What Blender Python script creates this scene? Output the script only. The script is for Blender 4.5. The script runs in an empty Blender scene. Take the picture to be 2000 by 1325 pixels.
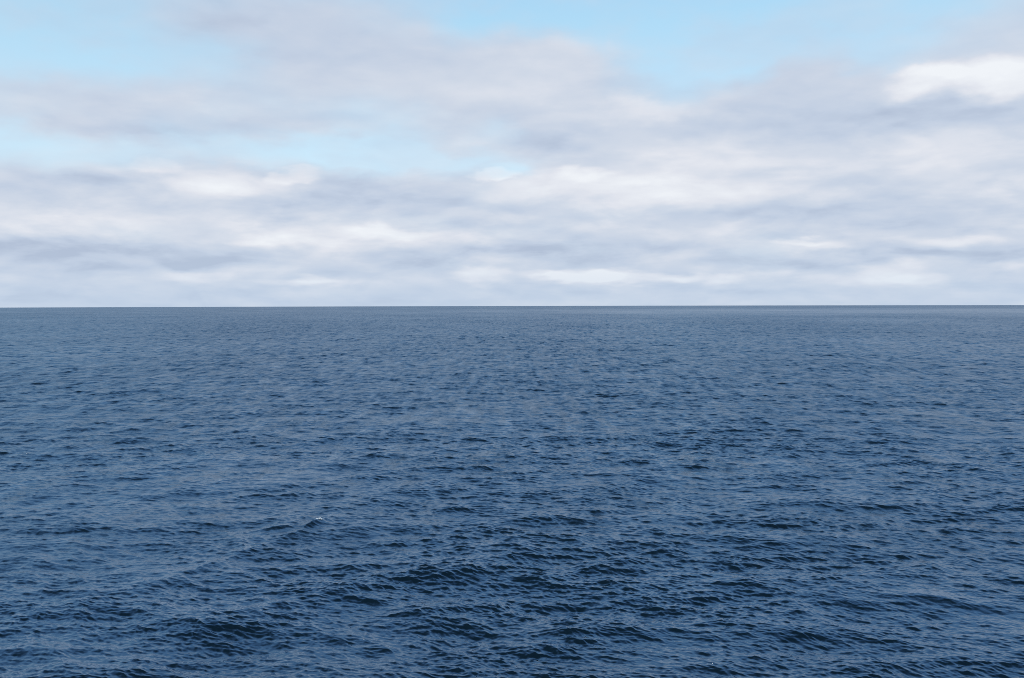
import bpy, math
import numpy as np

C = bpy.context.scene
R = math.radians

# ------------------------------------------------------------------ camera
CAM_H = 30.0
FPX = 1944.0                     # focal length in pixels of a 2000 px wide frame (35 mm lens)
cam_d = bpy.data.cameras.new('camera')
cam_d.sensor_width = 36.0
cam_d.lens = 35.0
cam_d.clip_start = 0.5
cam_d.clip_end = 200000.0
cam = bpy.data.objects.new('camera', cam_d)
C.collection.objects.link(cam)
PITCH = math.atan(64.5 / FPX) + 0.00286          # the sea horizon dips 0.16 degrees
ROLL = R(0.14)
from mathutils import Matrix, Vector
cam.matrix_world = Matrix.Translation((0, 0, CAM_H)) @ Matrix.Rotation(R(90) - PITCH, 4, 'X') @ Matrix.Rotation(-ROLL, 4, 'Z')
C.camera = cam

# ------------------------------------------------------------------ sun and exposure
SUN_EL, SUN_AZ = R(38), R(215)   # azimuth clockwise from +Y: behind the camera, to the left
sd = bpy.data.lights.new('sun', 'SUN')
sd.energy = 1.2
sd.angle = R(10)
sd.color = (1.0, 0.95, 0.88)
sun = bpy.data.objects.new('sun', sd)
C.collection.objects.link(sun)
sv = Vector((math.sin(SUN_AZ) * math.cos(SUN_EL), math.cos(SUN_AZ) * math.cos(SUN_EL), math.sin(SUN_EL)))
sun.rotation_euler = sv.to_track_quat('Z', 'Y').to_euler()

C.view_settings.view_transform = 'Standard'
C.view_settings.look = 'None'
C.view_settings.exposure = 0.6
C.view_settings.gamma = 1.0
C.render.engine = 'CYCLES'
C.cycles.use_denoising = False
C.cycles.pixel_filter_type = 'BLACKMAN_HARRIS'
C.cycles.filter_width = 0.9
C.cycles.sample_clamp_direct = 2.5
C.cycles.max_bounces = 4
C.cycles.glossy_bounces = 3
C.cycles.diffuse_bounces = 1

# ------------------------------------------------------------------ node helpers
class G:
    def __init__(s, nt): s.nt = nt; s.n = nt.nodes; s.l = nt.links
    def new(s, t, **k):
        n = s.n.new(t)
        for a, b in k.items(): setattr(n, a, b)
        return n
    def put(s, sock, v):
        if isinstance(v, bpy.types.NodeSocket): s.l.new(v, sock)
        else: sock.default_value = v
    def m(s, op, a, b=None, c=None, clamp=False):
        n = s.new('ShaderNodeMath', operation=op, use_clamp=clamp)
        s.put(n.inputs[0], a)
        if b is not None: s.put(n.inputs[1], b)
        if c is not None: s.put(n.inputs[2], c)
        return n.outputs[0]
    def v(s, op, a, b=None, c=None, out='Vector'):
        n = s.new('ShaderNodeVectorMath', operation=op)
        s.put(n.inputs[0], a)
        if b is not None: s.put(n.inputs[1], b)
        if c is not None: s.put(n.inputs[2], c)
        return n.outputs[out]
    def sm(s, x, a, b, lo=0.0, hi=1.0, kind='SMOOTHSTEP'):
        n = s.new('ShaderNodeMapRange', interpolation_type=kind)
        s.put(n.inputs['Value'], x)
        n.inputs['From Min'].default_value = a; n.inputs['From Max'].default_value = b
        n.inputs['To Min'].default_value = lo; n.inputs['To Max'].default_value = hi
        return n.outputs[0]
    def noise(s, vec, scale, detail=4, rough=0.5, out=0, dist=0.0):
        n = s.new('ShaderNodeTexNoise')
        s.put(n.inputs['Vector'], vec)
        n.inputs['Scale'].default_value = scale
        n.inputs['Detail'].default_value = detail
        n.inputs['Roughness'].default_value = rough
        n.inputs['Distortion'].default_value = dist
        return n.outputs[out]
    def mixc(s, f, a, b):
        n = s.new('ShaderNodeMix', data_type='RGBA')
        s.put(n.inputs[0], f)
        for i, x in ((6, a), (7, b)):
            s.put(n.inputs[i], x if isinstance(x, bpy.types.NodeSocket) else (*x, 1.0))
        return n.outputs[2]
    def ramp(s, x, stops):
        n = s.new('ShaderNodeValToRGB')
        cr = n.color_ramp
        while len(cr.elements) < len(stops): cr.elements.new(0.5)
        for e, (p, c) in zip(cr.elements, stops):
            e.position = p; e.color = (*c, 1.0)
        s.put(n.inputs[0], x)
        return n.outputs[0]

EXPO = 2 ** 0.6
def lin(r, g, b):
    return tuple((1 / EXPO) * ((c / 255) / 12.92 if c / 255 < 0.04045 else ((c / 255 + 0.055) / 1.055) ** 2.4) for c in (r, g, b))

# ------------------------------------------------------------------ sky: Nishita with a broken deck of stratocumulus
def skyUV(px, py):
    """direction (azimuth, elevation, both in thousandths of a radian) of a cloud"""
    x = (px - 1000) / FPX; y = (598 - py) / FPX
    az = math.atan(x); el = math.atan(y * math.cos(az))
    return az * 1000, el * 1000

W = bpy.data.worlds.new('World')
C.world = W
W.use_nodes = True
W.node_tree.nodes.clear()
g = G(W.node_tree)
sky = g.new('ShaderNodeTexSky', sky_type='NISHITA')
sky.sun_disc = False
sky.sun_elevation = SUN_EL
sky.sun_rotation = SUN_AZ
sky.air_density = 1.0; sky.dust_density = 0.6; sky.ozone_density = 1.5
SKY_S = 0.15
tc = g.new('ShaderNodeTexCoord')
D = tc.outputs['Generated']
sep = g.new('ShaderNodeSeparateXYZ'); g.put(sep.inputs[0], D)
dx, dy, dz = sep.outputs
U = g.m('MULTIPLY', g.m('ARCTAN2', dx, dy), 1000.0)
Vv = g.m('MULTIPLY', g.m('ARCSINE', dz), 1000.0)
# a cloud layer seen in perspective: coordinates stretch towards the horizon
zc = g.m('ADD', g.m('MAXIMUM', dz, 0.0), 0.10)
comb = g.new('ShaderNodeCombineXYZ')
g.put(comb.inputs[0], g.m('DIVIDE', dx, zc)); g.put(comb.inputs[1], g.m('DIVIDE', dy, zc))
P = comb.outputs[0]
# angular coordinates, horizontally stretched, rows packed towards the horizon
comb2 = g.new('ShaderNodeCombineXYZ')
g.put(comb2.inputs[0], g.m('MULTIPLY', U, 0.01))
g.put(comb2.inputs[1], g.m('MULTIPLY', g.m('POWER', g.m('ADD', g.m('MAXIMUM', Vv, 0.0), 20.0), 0.62), 0.26))
Q = comb2.outputs[0]

wn = g.noise(Q, 0.7, 3, 0.5, out=1)
wn2 = g.noise(g.v('ADD', Q, (31.7, 12.1, 4.0)), 2.6, 4, 0.5, out=1)
wv = g.v('MULTIPLY', g.v('SUBTRACT', wn, (0.5, 0.5, 0.5)), (95.0, 34.0, 0.0))
wv2 = g.v('MULTIPLY', g.v('SUBTRACT', wn2, (0.5, 0.5, 0.5)), (50.0, 24.0, 0.0))
amp = g.sm(Vv, 0.0, 160.0, 0.5, 1.0, 'LINEAR')
wsum = g.v('SCALE', g.v('ADD', wv, wv2)); 
g.put(wsum.node.inputs['Scale'], amp)
cuv = g.new('ShaderNodeCombineXYZ'); g.put(cuv.inputs[0], U); g.put(cuv.inputs[1], Vv)
UV = g.v('ADD', cuv.outputs[0], wsum)

def field(start, blobs):
    acc = start
    for (px, py, rx, ry, w, *e) in blobs:
        edge = e[0] if e else 1.0       # 1 = soft all the way, small = firm edge
        u, v = skyUV(px, py)
        k = 1000.0 / FPX
        ix, iy = 1 / (rx * k), 1 / (ry * k)
        q = g.v('MULTIPLY_ADD', UV, (ix, iy, 0.0), (-u * ix, -v * iy, 0.0))
        r = g.v('LENGTH', q, out='Value')
        s_ = g.sm(r, 1.0 - edge * 0.999, 1.0, w, 0.0)
        acc = g.m('ADD', acc, s_)
    return acc

# cloud cover: thick near the horizon, broken higher up (photo positions noted as px, py, rx, ry, weight, edge)
nA = g.noise(P, 0.55, 7, 0.58)
nB = g.noise(Q, 1.0, 5, 0.45)
cov0 = g.ramp(g.sm(Vv, 0.0, 400.0, 0, 1, 'LINEAR'), [(0.0, (0.95,)*3), (0.30, (0.90,)*3), (0.42, (0.36,)*3), (0.75, (0.28,)*3), (1.0, (0.05,)*3)])
cov = g.m('ADD', cov0, g.m('MULTIPLY', g.m('SUBTRACT', nB, 0.5), 0.75))
COVER = [
 # grey-lilac sheets of the upper sky
 (560, 60, 520, 160, 0.5), (700, 170, 640, 170, 0.42), (1040, 165, 380, 130, 0.4, 0.9), (1030, 155, 290, 100, 0.3, 0.7), (1600, 175, 170, 78, 0.3, 0.6), (330, 250, 420, 80, 0.36),
 (180, 180, 260, 60, 0.35), (60, 215, 260, 70, 0.25), (1560, 190, 320, 150, 0.55, 0.8), (1950, 120, 330, 180, 0.5), (1500, 290, 760, 150, 0.75),
 (1915, 168, 200, 52, 0.9, 0.6), (1150, 260, 300, 70, 0.45), (850, 300, 220, 50, 0.3), (1900, 330, 500, 160, 0.5), (380, 370, 620, 90, 0.3),
 # blue gaps
 (120, 90, 380, 120, -0.62), (1250, 60, 260, 90, -0.45), (1420, 130, 220, 110, -0.7), (1700, 130, 150, 110, -0.5), (1600, 30, 420, 60, -0.45), (1000, 30, 300, 60, -0.5),
 (60, 295, 380, 62, -0.6), (620, 300, 430, 56, -0.75), (850, 330, 330, 42, -0.5), (1000, 352, 90, 22, -0.5), (990, 270, 120, 50, -0.35), (430, 120, 180, 60, -0.3),
]
cov = field(cov, COVER)
cover = g.sm(cov, -0.15, 1.0)
veil = g.noise(g.v('ADD', Q, (3.3, 8.1, 5.0)), 0.9, 4, 0.5)
cover = g.m('MAXIMUM', cover, g.m('MULTIPLY', g.sm(veil, 0.40, 0.66), g.sm(Vv, 320.0, 450.0, 0.4, 0.0)))

# how brightly the cloud is lit
nL = g.noise(g.v('ADD', Q, (7.3, 3.1, 9.0)), 1.3, 5, 0.45)
nL2 = g.noise(g.v('ADD', Q, (17.3, 43.1, 2.0)), 3.6, 3, 0.45)
def billows(dv):
    # cloud thickness at this elevation plus dv: comparing below with above lights the tops and greys the bases
    nb = g.new('ShaderNodeCombineXYZ')
    g.put(nb.inputs[0], g.m('MULTIPLY', U, 0.0135)); g.put(nb.inputs[1], g.m('MULTIPLY', g.m('ADD', Vv, dv), 0.047))
    return g.sm(g.noise(nb.outputs[0], 1.0, 6, 0.52, dist=0.25), 0.36, 0.62)
billow = g.m('SUBTRACT', billows(-4.0), billows(5.0))
billow = g.m('MULTIPLY', billow, g.sm(Vv, 10.0, 220.0, 0.24, 0.06, 'LINEAR'))
l0 = g.ramp(g.sm(Vv, 0.0, 400.0, 0, 1, 'LINEAR'), [(0.0, (0.34,)*3), (0.12, (0.38,)*3), (0.30, (0.42,)*3), (0.55, (0.33,)*3), (1.0, (0.30,)*3)])
L = g.m('ADD', l0, g.m('MULTIPLY', g.m('SUBTRACT', nL, 0.5), 0.42))
L = g.m('ADD', L, g.m('MULTIPLY', g.m('SUBTRACT', nL2, 0.5), 0.11))
LIGHT = [
 (1800, 164, 75, 42, 0.30, 0.7), (1870, 152, 110, 36, 0.22, 0.8), (1970, 165, 150, 52, 0.36, 0.8), (1830, 194, 90, 24, 0.2), (1900, 168, 300, 80, 0.2), (1270, 225, 200, 34, 0.3), (1100, 120, 300, 70, 0.18), (1000, 180, 420, 60, 0.14),
 (1400, 320, 420, 60, 0.22), (1870, 300, 300, 60, 0.22), (1300, 385, 430, 52, 0.40), (1080, 370, 200, 50, 0.2),
 (430, 365, 250, 50, 0.42), (180, 335, 160, 24, 0.25), (140, 440, 300, 44, 0.33), (450, 430, 120, 40, 0.15), (680, 465, 420, 44, 0.36),
 (1130, 543, 110, 22, 0.45, 0.7), (1250, 549, 130, 18, 0.35, 0.8), (940, 548, 90, 22, 0.35, 0.8), (1180, 548, 330, 15, 0.2, 0.8), (1370, 549, 100, 16, 0.35, 0.8), (660, 555, 120, 22, 0.35), (460, 540, 340, 34, 0.14), (1700, 552, 190, 44, 0.2), (1740, 540, 75, 30, 0.25, 0.7),
 (1590, 484, 110, 20, 0.32), (1870, 483, 120, 18, 0.22), (1420, 450, 90, 34, 0.15), (1880, 380, 240, 34, 0.2), (1990, 530, 60, 16, 0.2), (10, 550, 60, 26, 0.2),
 # small lit puffs low over the horizon, and the tops of the nearer banks
 (1050, 538, 60, 14, 0.22, 0.6), (1200, 536, 70, 12, 0.22, 0.6), (1500, 540, 90, 16, 0.16, 0.7), (1790, 556, 60, 16, 0.2, 0.6), (560, 556, 80, 12, 0.2, 0.7),
 (610, 552, 60, 14, 0.2, 0.6), (380, 545, 90, 14, 0.14, 0.7), (300, 330, 70, 18, 0.2, 0.6), (590, 345, 60, 16, 0.26, 0.6), (960, 362, 60, 12, 0.35, 0.6),
 (1130, 352, 60, 22, 0.22, 0.6), (1560, 480, 50, 10, 0.2, 0.6), (760, 455, 110, 18, 0.18, 0.7), (520, 470, 120, 18, 0.14, 0.7),
 # shaded bases
 (230, 352, 170, 42, -0.26, 0.7), (20, 360, 150, 50, -0.15), (150, 496, 480, 40, -0.32), (420, 520, 240, 20, -0.2), (1050, 492, 420, 34, -0.26), (700, 372, 130, 46, -0.2),
 (850, 400, 300, 60, -0.14), (560, 405, 180, 34, -0.12), (1690, 398, 240, 34, -0.26), (1800, 440, 320, 30, -0.2), (1900, 505, 200, 26, -0.18), (1500, 420, 260, 22, -0.2),
 (1600, 512, 340, 20, -0.22), (1480, 575, 300, 14, -0.12), (330, 260, 260, 50, -0.16), (1560, 250, 320, 50, -0.18), (1900, 228, 260, 44, -0.2), (1280, 190, 160, 46, -0.14),
 (100, 560, 260, 30, -0.12), (800, 520, 200, 22, -0.16), (1060, 290, 120, 34, -0.18), (1780, 215, 160, 40, -0.2), (560, 60, 500, 120, -0.1),
]
L = g.m('ADD', L, billow)
L = field(L, [(b[0], b[1], b[2], b[3], b[4] * 1.1, *b[5:]) for b in LIGHT])
cloud = g.ramp(L, [(0.0, lin(178, 192, 214)), (0.22, lin(194, 207, 226)), (0.45, lin(208, 217, 231)), (0.70, lin(225, 229, 238)), (1.0, lin(240, 244, 249))])
# clear sky: Nishita under a pale ramp, kept bright overhead to lift the sea
blue = g.v('MULTIPLY', sky.outputs[0], (SKY_S, SKY_S, SKY_S))
pale = g.ramp(g.sm(Vv, 60.0, 1400.0, 0, 1, 'LINEAR'), [(0.0, lin(212, 234, 247)), (0.073, lin(198, 229, 246)), (0.157, lin(174, 218, 242)), (0.21, lin(160, 207, 240)), (0.5, lin(140, 192, 248)), (1.0, lin(105, 165, 240))])
blue = g.mixc(g.sm(Vv, 330.0, 1500.0, 0.88, 0.5, 'LINEAR'), blue, pale)
final = g.mixc(cover, blue, cloud)
# overhead, out of frame: added gain, brighter then darker, to shape the sea's reflections
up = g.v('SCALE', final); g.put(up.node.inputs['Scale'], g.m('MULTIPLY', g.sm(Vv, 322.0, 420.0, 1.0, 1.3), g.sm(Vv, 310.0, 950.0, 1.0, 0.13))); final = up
# pale air low over the horizon
air = g.sm(Vv, -2.0, 60.0, 0.5, 0.0)
final = g.mixc(air, final, lin(192, 210, 231))
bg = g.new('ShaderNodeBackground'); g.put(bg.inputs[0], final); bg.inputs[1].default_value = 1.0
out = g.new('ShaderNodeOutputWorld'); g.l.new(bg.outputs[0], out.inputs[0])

# ------------------------------------------------------------------ water
rng = np.random.default_rng(29)
# bands of the wave spectrum: wavelength range (m), rms slope, crest chop, travel directions (deg, weight, spread power)
BANDS = [
    (18, 42, 0.030, 0.8, [(-78, 1.0, 6), (-25, 0.6, 6)]),
    (9, 18, 0.052, 1.0, [(-95, 1.0, 4), (-30, 0.8, 4)]),
    (4.5, 9, 0.070, 1.0, [(-65, 1.0, 4), (-125, 0.7, 4)]),
    (2.2, 4.5, 0.082, 1.0, [(-70, 1.0, 4), (-120, 0.6, 4)]),
    (1.1, 2.2, 0.096, 0.85, [(-68, 1.0, 5), (-105, 0.8, 5)]),
    (0.55, 1.1, 0.142, 0.75, [(-75, 1.0, 5), (-110, 0.8, 5)]),
    (0.28, 0.55, 0.145, 0.6, [(-70, 1.0, 4), (-105, 0.8, 4)]),
]
N = 1024
def band_fields(l0, l1, rms, dirs):
    tile = l0 * N / 7.0
    k1 = np.fft.fftfreq(N, tile / N) * 2 * np.pi
    kx, ky = np.meshgrid(k1, k1, indexing='xy')
    k = np.hypot(kx, ky); k[0, 0] = 1e-6
    ka, kb = 2 * np.pi / l1, 2 * np.pi / l0
    lg = np.log(k)
    a, b = np.log(ka), np.log(kb)
    win = np.clip((lg - a + 0.25) / 0.5, 0, 1) * np.clip((b + 0.25 - lg) / 0.5, 0, 1)
    th = np.arctan2(ky, kx)
    dd = np.full_like(k, 0.03)
    for (d, w, p) in dirs:
        c = np.cos((th - R(d)))
        dd += w * np.clip(c, 0, 1) ** (2 * p)
    S = k ** -4 * win * dd
    h = (rng.standard_normal((N, N)) + 1j * rng.standard_normal((N, N))) * np.sqrt(S)
    H = np.fft.ifft2(h)
    z = H.real
    hx = np.fft.ifft2(h * 1j * kx).real; hy = np.fft.ifft2(h * 1j * ky).real
    s = rms / math.sqrt((hx ** 2 + hy ** 2).mean())
    dX = np.fft.ifft2(h * 1j * kx / k).real
    dY = np.fft.ifft2(h * 1j * ky / k).real
    return tile, (z * s).astype(np.float32), (dX * s).astype(np.float32), (dY * s).astype(np.float32)

def samp(f, tile, x, y):
    u = (x / tile * N) % N; v = (y / tile * N) % N
    i = np.floor(u).astype(np.int32); j = np.floor(v).astype(np.int32)
    fu = (u - i).astype(np.float32); fv = (v - j).astype(np.float32)
    i %= N; j %= N
    i2 = (i + 1) % N; j2 = (j + 1) % N
    return (f[j, i] * (1 - fu) + f[j, i2] * fu) * (1 - fv) + (f[j2, i] * (1 - fu) + f[j2, i2] * fu) * fv

_t, GRP, _a, _b = band_fields(45, 130, 0.05, [(-85, 1.0, 0.3)])
GRP = GRP / GRP.std(); GT = _t
_t, GR2, _a, _b = band_fields(9, 30, 0.05, [(-85, 1.0, 0.5)])
GR2 = GR2 / GR2.std(); GT2 = _t
fields = [(l0, l1, rms, chop, *band_fields(l0, l1, rms, dirs)) for (l0, l1, rms, chop, dirs) in BANDS]

# grid: rings about the lookout, finest where the water is seen largest
rs = [6.0]
while rs[-1] < 34000:
    r = rs[-1]
    f = 0.02 if r < 48 else ((0.0013 if r < 400 else 0.0016) if r < 2500 else min(0.0016 * (r / 2500) ** 1.2, 0.008))
    rs.append(r + max(r * f, 0.1))
rs = np.array(rs)
drs = np.gradient(rs)
th_in = np.arange(-R(33), R(33), 0.00095)
step = 0.00095; side = [R(33)]
while side[-1] < math.pi:
    step = min(step * 1.12, 0.03); side.append(side[-1] + step)
side = np.array(side); side = side[side < math.pi - 0.01]
ths = np.concatenate([-side[::-1], th_in[1:], side])
nr, nt = len(rs), len(ths)
print('water grid', nr, nt, nr * nt)

co = np.empty((nr, nt, 3), np.float32)
lost = np.empty(nr, np.float32)
rc = math.cos(R(23)); rsn = math.sin(R(23))
sinT, cosT = np.sin(ths), np.cos(ths)
CH = 200
# single wave crests of the photograph: pixel -> place on the sea
def ground(px, py):
    dep = math.atan((py - 598) / FPX)
    yy = CAM_H / math.tan(dep)
    return (px - 1000) / FPX * math.hypot(yy, 0), yy
CRESTS = [  # crest line from pixel to pixel, half width (m), height (m)
    (590, 1044, 640, 1024, 0.9, 0.62),
    (300, 1150, 600, 1042, 1.5, 0.30),
    (440, 1213, 580, 1186, 1.5, 0.32),
    (20, 1166, 250, 1172, 1.6, 0.34), (-40, 1282, 140, 1285, 1.7, 0.42), (850, 1290, 990, 1272, 1.3, 0.34),
    (1060, 1112, 1250, 1124, 1.5, 0.38), (860, 1046, 1010, 1036, 1.3, 0.30), (1180, 1052, 1260, 1050, 1.2, 0.26),
    (840, 893, 970, 878, 2.2, 0.34), (0, 832, 330, 803, 3.0, 0.42), (1150, 832, 1330, 824, 2.6, 0.30), (1030, 868, 1080, 874, 2.0, 0.25),
    (1590, 1070, 1640, 1078, 1.3, 0.30), (1790, 1180, 1990, 1205, 1.6, 0.2), (1540, 1205, 1740, 1222, 1.5, 0.30), (60, 990, 150, 986, 1.6, 0.28),
    (1930, 975, 1990, 970, 1.5, 0.28), (700, 1262, 760, 1270, 1.2, 0.24), (1330, 1180, 1420, 1176, 1.3, 0.26), (440, 780, 520, 777, 3.0, 0.28),
]
for c0 in range(0, nr, CH):
    r = rs[c0:c0 + CH, None]; dr = drs[c0:c0 + CH, None]
    x = r * sinT[None]; y = r * cosT[None]
    z = np.zeros_like(x); ox = np.zeros_like(x); oy = np.zeros_like(x)
    lv = np.zeros(len(r))
    lat = np.gradient(ths)[None] * r
    grp = np.clip(1 + 0.10 * samp(GRP, GT, x, y) + 0.12 * samp(GR2, GT2, x, y), 0.35, 1.7)   # wave groups and smooth slicks
    for bi, (l0, l1, rms, chop, tile, fz, fx, fy) in enumerate(fields):
        lm = math.sqrt(l0 * l1)
        w = np.clip((lm / dr - 1.5) / 1.5, 0, 1)
        w = w * w * (3 - 2 * w)
        wl = np.clip((lm / lat - 1.4) / 1.4, 0, 1)
        lv += (1 - w[:, 0] ** 2) * rms ** 2
        if w.max() <= 0: continue
        w = w * wl * (1 if bi == 0 else grp)
        a = 0.37 * bi; ca, sa = math.cos(a), math.sin(a)
        xs, ys = x + 137.3 * bi, y - 71.9 * bi
        if bi < 2: ca, sa = 1, 0
        # the field stays in its own frame: a little turn per band hides the repeat
        a = 0.11 * bi; ca, sa = math.cos(a), math.sin(a)
        xr, yr = ca * xs - sa * ys, sa * xs + ca * ys
        z += w * samp(fz, tile, xr, yr)
        ddx = samp(fx, tile, xr, yr); ddy = samp(fy, tile, xr, yr)
        ox += w * chop * (ca * ddx + sa * ddy); oy += w * chop * (-sa * ddx + ca * ddy)
    for (px0, py0, px1, py1, hw, hh) in CRESTS:
        ax, ay = ground(px0, py0); bx, by = ground(px1, py1)
        gx, gy, hd = (ax + bx) / 2, (ay + by) / 2, math.atan2(by - ay, bx - ax)
        hl = math.hypot(bx - ax, by - ay) / 2
        ch_, sh_ = math.cos(hd), math.sin(hd)
        la = (x - gx) * ch_ + (y - gy) * sh_; lb = -(x - gx) * sh_ + (y - gy) * ch_
        z += hh * np.exp(-(la / hl) ** 4) * (np.exp(-np.abs(lb / hw) ** 1.3) - 0.35 * np.exp(-(lb / hw / 2.5) ** 2))
    z -= (r ** 2) / (2 * 6371000.0 * 1.15)
    co[c0:c0 + CH, :, 0] = x + ox; co[c0:c0 + CH, :, 1] = y + oy; co[c0:c0 + CH, :, 2] = z
    lost[c0:c0 + CH] = lv

def grid_mesh(name, co, nr, nt):
    me = bpy.data.meshes.new(name)
    me.vertices.add(nr * nt)
    me.vertices.foreach_set('co', co.reshape(-1))
    i = np.arange(nr - 1)[:, None] * nt; j = np.arange(nt - 1)[None]
    a = (i + j).reshape(-1)
    q = np.stack([a, a + 1, a + nt + 1, a + nt], 1)[:, ::-1].astype(np.int32)
    nf = len(q)
    me.loops.add(nf * 4); me.loops.foreach_set('vertex_index', q.reshape(-1))
    me.polygons.add(nf)
    me.polygons.foreach_set('loop_start', np.arange(0, nf * 4, 4, dtype=np.int32))
    me.polygons.foreach_set('use_smooth', np.ones(nf, bool))
    me.update(calc_edges=True)
    return me

me = grid_mesh('water', co, nr, nt)
at = me.attributes.new('ripple_variance', 'FLOAT', 'POINT')
at.data.foreach_set('value', np.repeat(lost, nt).astype(np.float32))
water = bpy.data.objects.new('water', me)
C.collection.objects.link(water)
water['kind'] = 'structure'
water['label'] = 'dark blue open sea with choppy wind waves reaching the horizon'

mat = bpy.data.materials.new('sea_water'); mat.use_nodes = True
mat.node_tree.nodes.clear()
g = G(mat.node_tree)
geo = g.new('ShaderNodeNewGeometry')
pos = geo.outputs['Position']
att = g.new('ShaderNodeAttribute', attribute_name='ripple_variance')
# gusts: patches of rougher and calmer water
gust = g.noise(g.v('MULTIPLY', pos, (0.004, 0.0022, 0.0)), 1.0, 4, 0.55)
gust = g.sm(gust, 0.3, 0.7, 0.6, 1.35, 'LINEAR')
# a wide calm patch far out on the right
pw = g.noise(g.v('MULTIPLY', pos, (0.0009, 0.0009, 0.0)), 1.0, 4, 0.6, out=1)
pp = g.v('ADD', pos, g.v('MULTIPLY', g.v('SUBTRACT', pw, (0.5, 0.5, 0.5)), (1800.0, 1800.0, 0.0)))
pq = g.v('MULTIPLY_ADD', pp, (1 / 2300.0, 1 / 2000.0, 0.0), (-1500 / 2300.0, -3700 / 2000.0, 0.0))
calm = g.sm(g.v('LENGTH', pq, out='Value'), 0.1, 1.3, 0.4, 1.0)
gust = g.m('MULTIPLY', gust, calm)
# windrows: narrow lanes of ruffled and smoother water lying along the wind
row = g.noise(g.v('MULTIPLY', pos, (0.30, 0.035, 0.0)), 1.0, 4, 0.65)
gust = g.m('MULTIPLY', gust, g.sm(row, 0.32, 0.68, 0.35, 1.65, 'LINEAR'))

# fine ripples as slopes of the normal
n1 = g.noise(g.v('MULTIPLY', pos, (1.0, 1.3, 1.0)), 3.2, 3, 0.6, out=1)
n2 = g.noise(g.v('MULTIPLY', pos, (0.9, 1.3, 1.0)), 0.9, 3, 0.6, out=1)
s1 = g.v('MULTIPLY', g.v('SUBTRACT', n1, (0.5, 0.5, 0.5)), (0.18, 0.22, 0.0))
s2 = g.v('MULTIPLY', g.v('SUBTRACT', n2, (0.5, 0.5, 0.5)), (1.0, 1.0, 0.0))
s2n = g.v('SCALE', s2); g.put(s2n.node.inputs['Scale'], g.m('MULTIPLY', g.m('SQRT', att.outputs['Fac']), 1.2))
# groups of steeper waves too far off to see one by one: their faces tilt a little together
n3 = g.noise(g.v('MULTIPLY', pos, (0.33, 0.06, 0.0)), 1.0, 2, 0.6, out=1)
n4 = g.noise(g.v('MULTIPLY', pos, (0.10, 0.016, 0.0)), 1.0, 3, 0.7, out=1)
s3 = g.v('ADD', g.v('MULTIPLY', g.v('SUBTRACT', n3, (0.5, 0.5, 0.5)), (0.6, 2.8, 0.0)), g.v('MULTIPLY', g.v('SUBTRACT', n4, (0.5, 0.5, 0.5)), (0.3, 1.7, 0.0)))
s3n = g.v('SCALE', s3); g.put(s3n.node.inputs['Scale'], g.m('SQRT', att.outputs['Fac']))
s2n = g.v('ADD', s2n, s3n)
ss = g.v('SCALE', g.v('ADD', s1, s2n)); g.put(ss.node.inputs['Scale'], gust)
nrm = g.v('NORMALIZE', g.v('ADD', geo.outputs['Normal'], ss))
alpha2 = g.m('MULTIPLY', g.m('ADD', g.m('MULTIPLY', att.outputs['Fac'], 0.22), 0.0004), gust)
rough = g.m('POWER', alpha2, 0.25)
bs = g.new('ShaderNodeBsdfMetallic', fresnel_type='F82')       # water's mirror-like skin, bluer than grey
bs.inputs['Base Color'].default_value = (0.062, 0.084, 0.122, 1)
bs.inputs['Edge Tint'].default_value = (0.73, 0.86, 1.0, 1)
g.put(bs.inputs['Roughness'], rough)
g.put(bs.inputs['Normal'], nrm)
df = g.new('ShaderNodeBsdfDiffuse')                            # light scattered back from the deep
df.inputs['Color'].default_value = (0.0020, 0.0088, 0.0105, 1)
ad = g.new('ShaderNodeAddShader'); g.l.new(bs.outputs[0], ad.inputs[0]); g.l.new(df.outputs[0], ad.inputs[1])
bs = ad
out = g.new('ShaderNodeOutputMaterial'); g.l.new(bs.outputs[0], out.inputs[0])
me.materials.append(mat)

# ------------------------------------------------------------------ foam: one breaking crest and a few flecks
fm = bpy.data.materials.new('sea_foam'); fm.use_nodes = True
g = G(fm.node_tree)
fb = fm.node_tree.nodes['Principled BSDF']
tcf = g.new('ShaderNodeTexCoord')
fn = g.noise(tcf.outputs['Object'], 14.0, 4, 0.6)
g.put(fb.inputs['Base Color'], g.ramp(fn, [(0.35, (0.55, 0.62, 0.64)), (0.62, (0.86, 0.88, 0.88))]))
fb.inputs['Roughness'].default_value = 0.6
import bmesh
def surface_z(x, y):
    rr = math.hypot(x, y); tt = math.atan2(x, y)
    i = int(np.clip(np.searchsorted(rs, rr), 14, nr - 15)); j = int(np.clip(np.searchsorted(ths, tt), 14, nt - 15))
    blk = co[i - 14:i + 15, j - 14:j + 15].reshape(-1, 3)
    d = (blk[:, 0] - x) ** 2 + (blk[:, 1] - y) ** 2
    return float(blk[np.argmin(d), 2])
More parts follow.
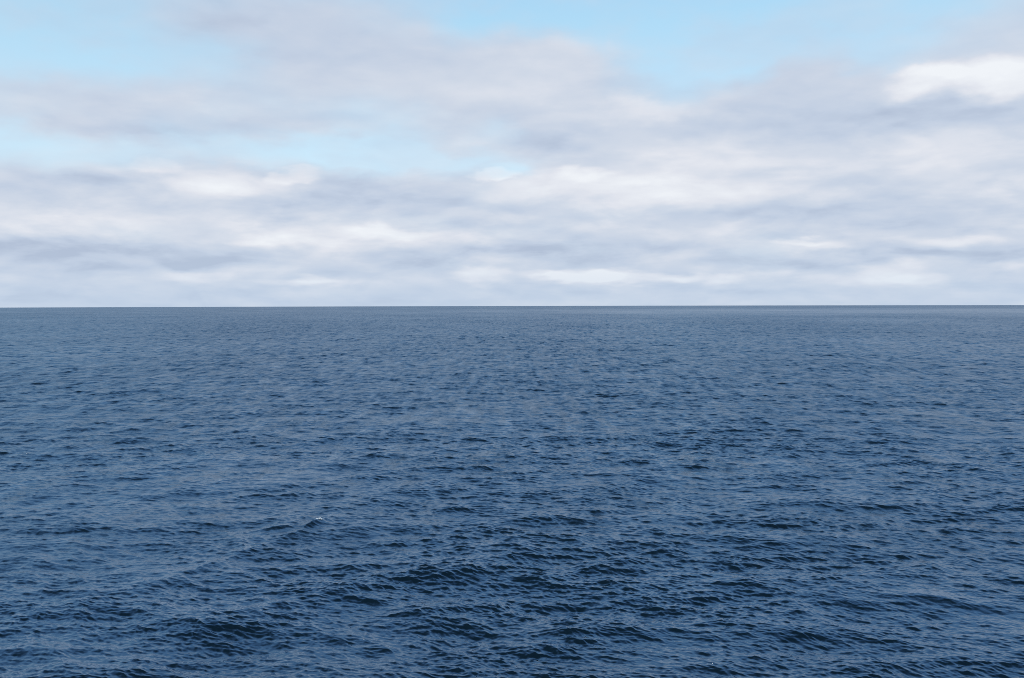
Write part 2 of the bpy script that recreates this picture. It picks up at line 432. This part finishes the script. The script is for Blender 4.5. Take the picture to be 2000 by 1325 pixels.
def foam(name, px, py, n, ln, wd, hd, size, label, cat, seed, lift=0.0):
    q = np.random.default_rng(seed)
    gx, gy = ground(px, py)
    bm = bmesh.new()
    best = None
    for _ in range(60):                       # seat the foam on the highest water close by
        ax, ay = gx + q.uniform(-0.5, 0.5), gy + q.uniform(-1.6, 1.6)
        zz = surface_z(ax, ay)
        if best is None or zz > best[2]: best = (ax, ay, zz)
    bx, by, bz = best
    ch_, sh_ = math.cos(R(hd)), math.sin(R(hd))
    a, b = -ln * 0.7, -wd * 0.3
    for k in range(n):                        # a ragged run of froth, each lump touching the last
        a = float(np.clip(a + q.uniform(-0.45, 0.9) * size, -ln, ln)); b = float(np.clip(b + q.normal(0, 0.5) * size, -wd * 0.5, wd * 0.5))
        x = bx + a * ch_ - b * sh_; y = by + a * sh_ + b * ch_
        z = surface_z(x, y)
        sc = size * q.uniform(0.6, 1.2)
        m4 = Matrix.Translation((x - bx, y - by, z - bz + 0.25 * sc)) @ Matrix.Rotation(q.uniform(0, 6.28), 4, 'Z') @ Matrix.Diagonal((sc * q.uniform(0.9, 1.8), sc, sc * q.uniform(0.45, 0.8), 1))
        vs = bmesh.ops.create_icosphere(bm, subdivisions=2, radius=1.0, matrix=m4)['verts']
        for v in vs:
            v.co += Vector(q.normal(0, 0.09 * sc, 3))
    m_ = bpy.data.meshes.new(name); bm.to_mesh(m_); bm.free()
    m_.materials.append(fm)
    o = bpy.data.objects.new(name, m_); C.collection.objects.link(o)
    o.location = (bx, by, bz)
    o['label'] = label; o['category'] = cat
    return o
foam('whitecap', 618, 1027, 70, 0.40, 0.60, 50, 0.12, 'bright white breaking foam tip on the peaked wave left of centre', 'whitecap', 3)
for (px, py, n, ln, sz, lb) in [
    (486, 1088, 12, 0.22, 0.035, 'faint foam fleck on the slanting crest just below and left of the whitecap'),
    (38, 897, 10, 0.25, 0.05, 'tiny foam fleck on dark water close to the left edge'),
    (698, 1257, 7, 0.10, 0.03, 'tiny round foam fleck in the dark foreground water below the whitecap'),
    (1385, 1305, 10, 0.18, 0.03, 'tiny foam fleck on a small crest at the bottom edge right of centre')]:
    o = foam('foam_fleck', px, py, n, ln, ln * 0.6, 30, sz, lb, 'foam fleck', px)
    o['group'] = 'small foam flecks scattered on the sea'
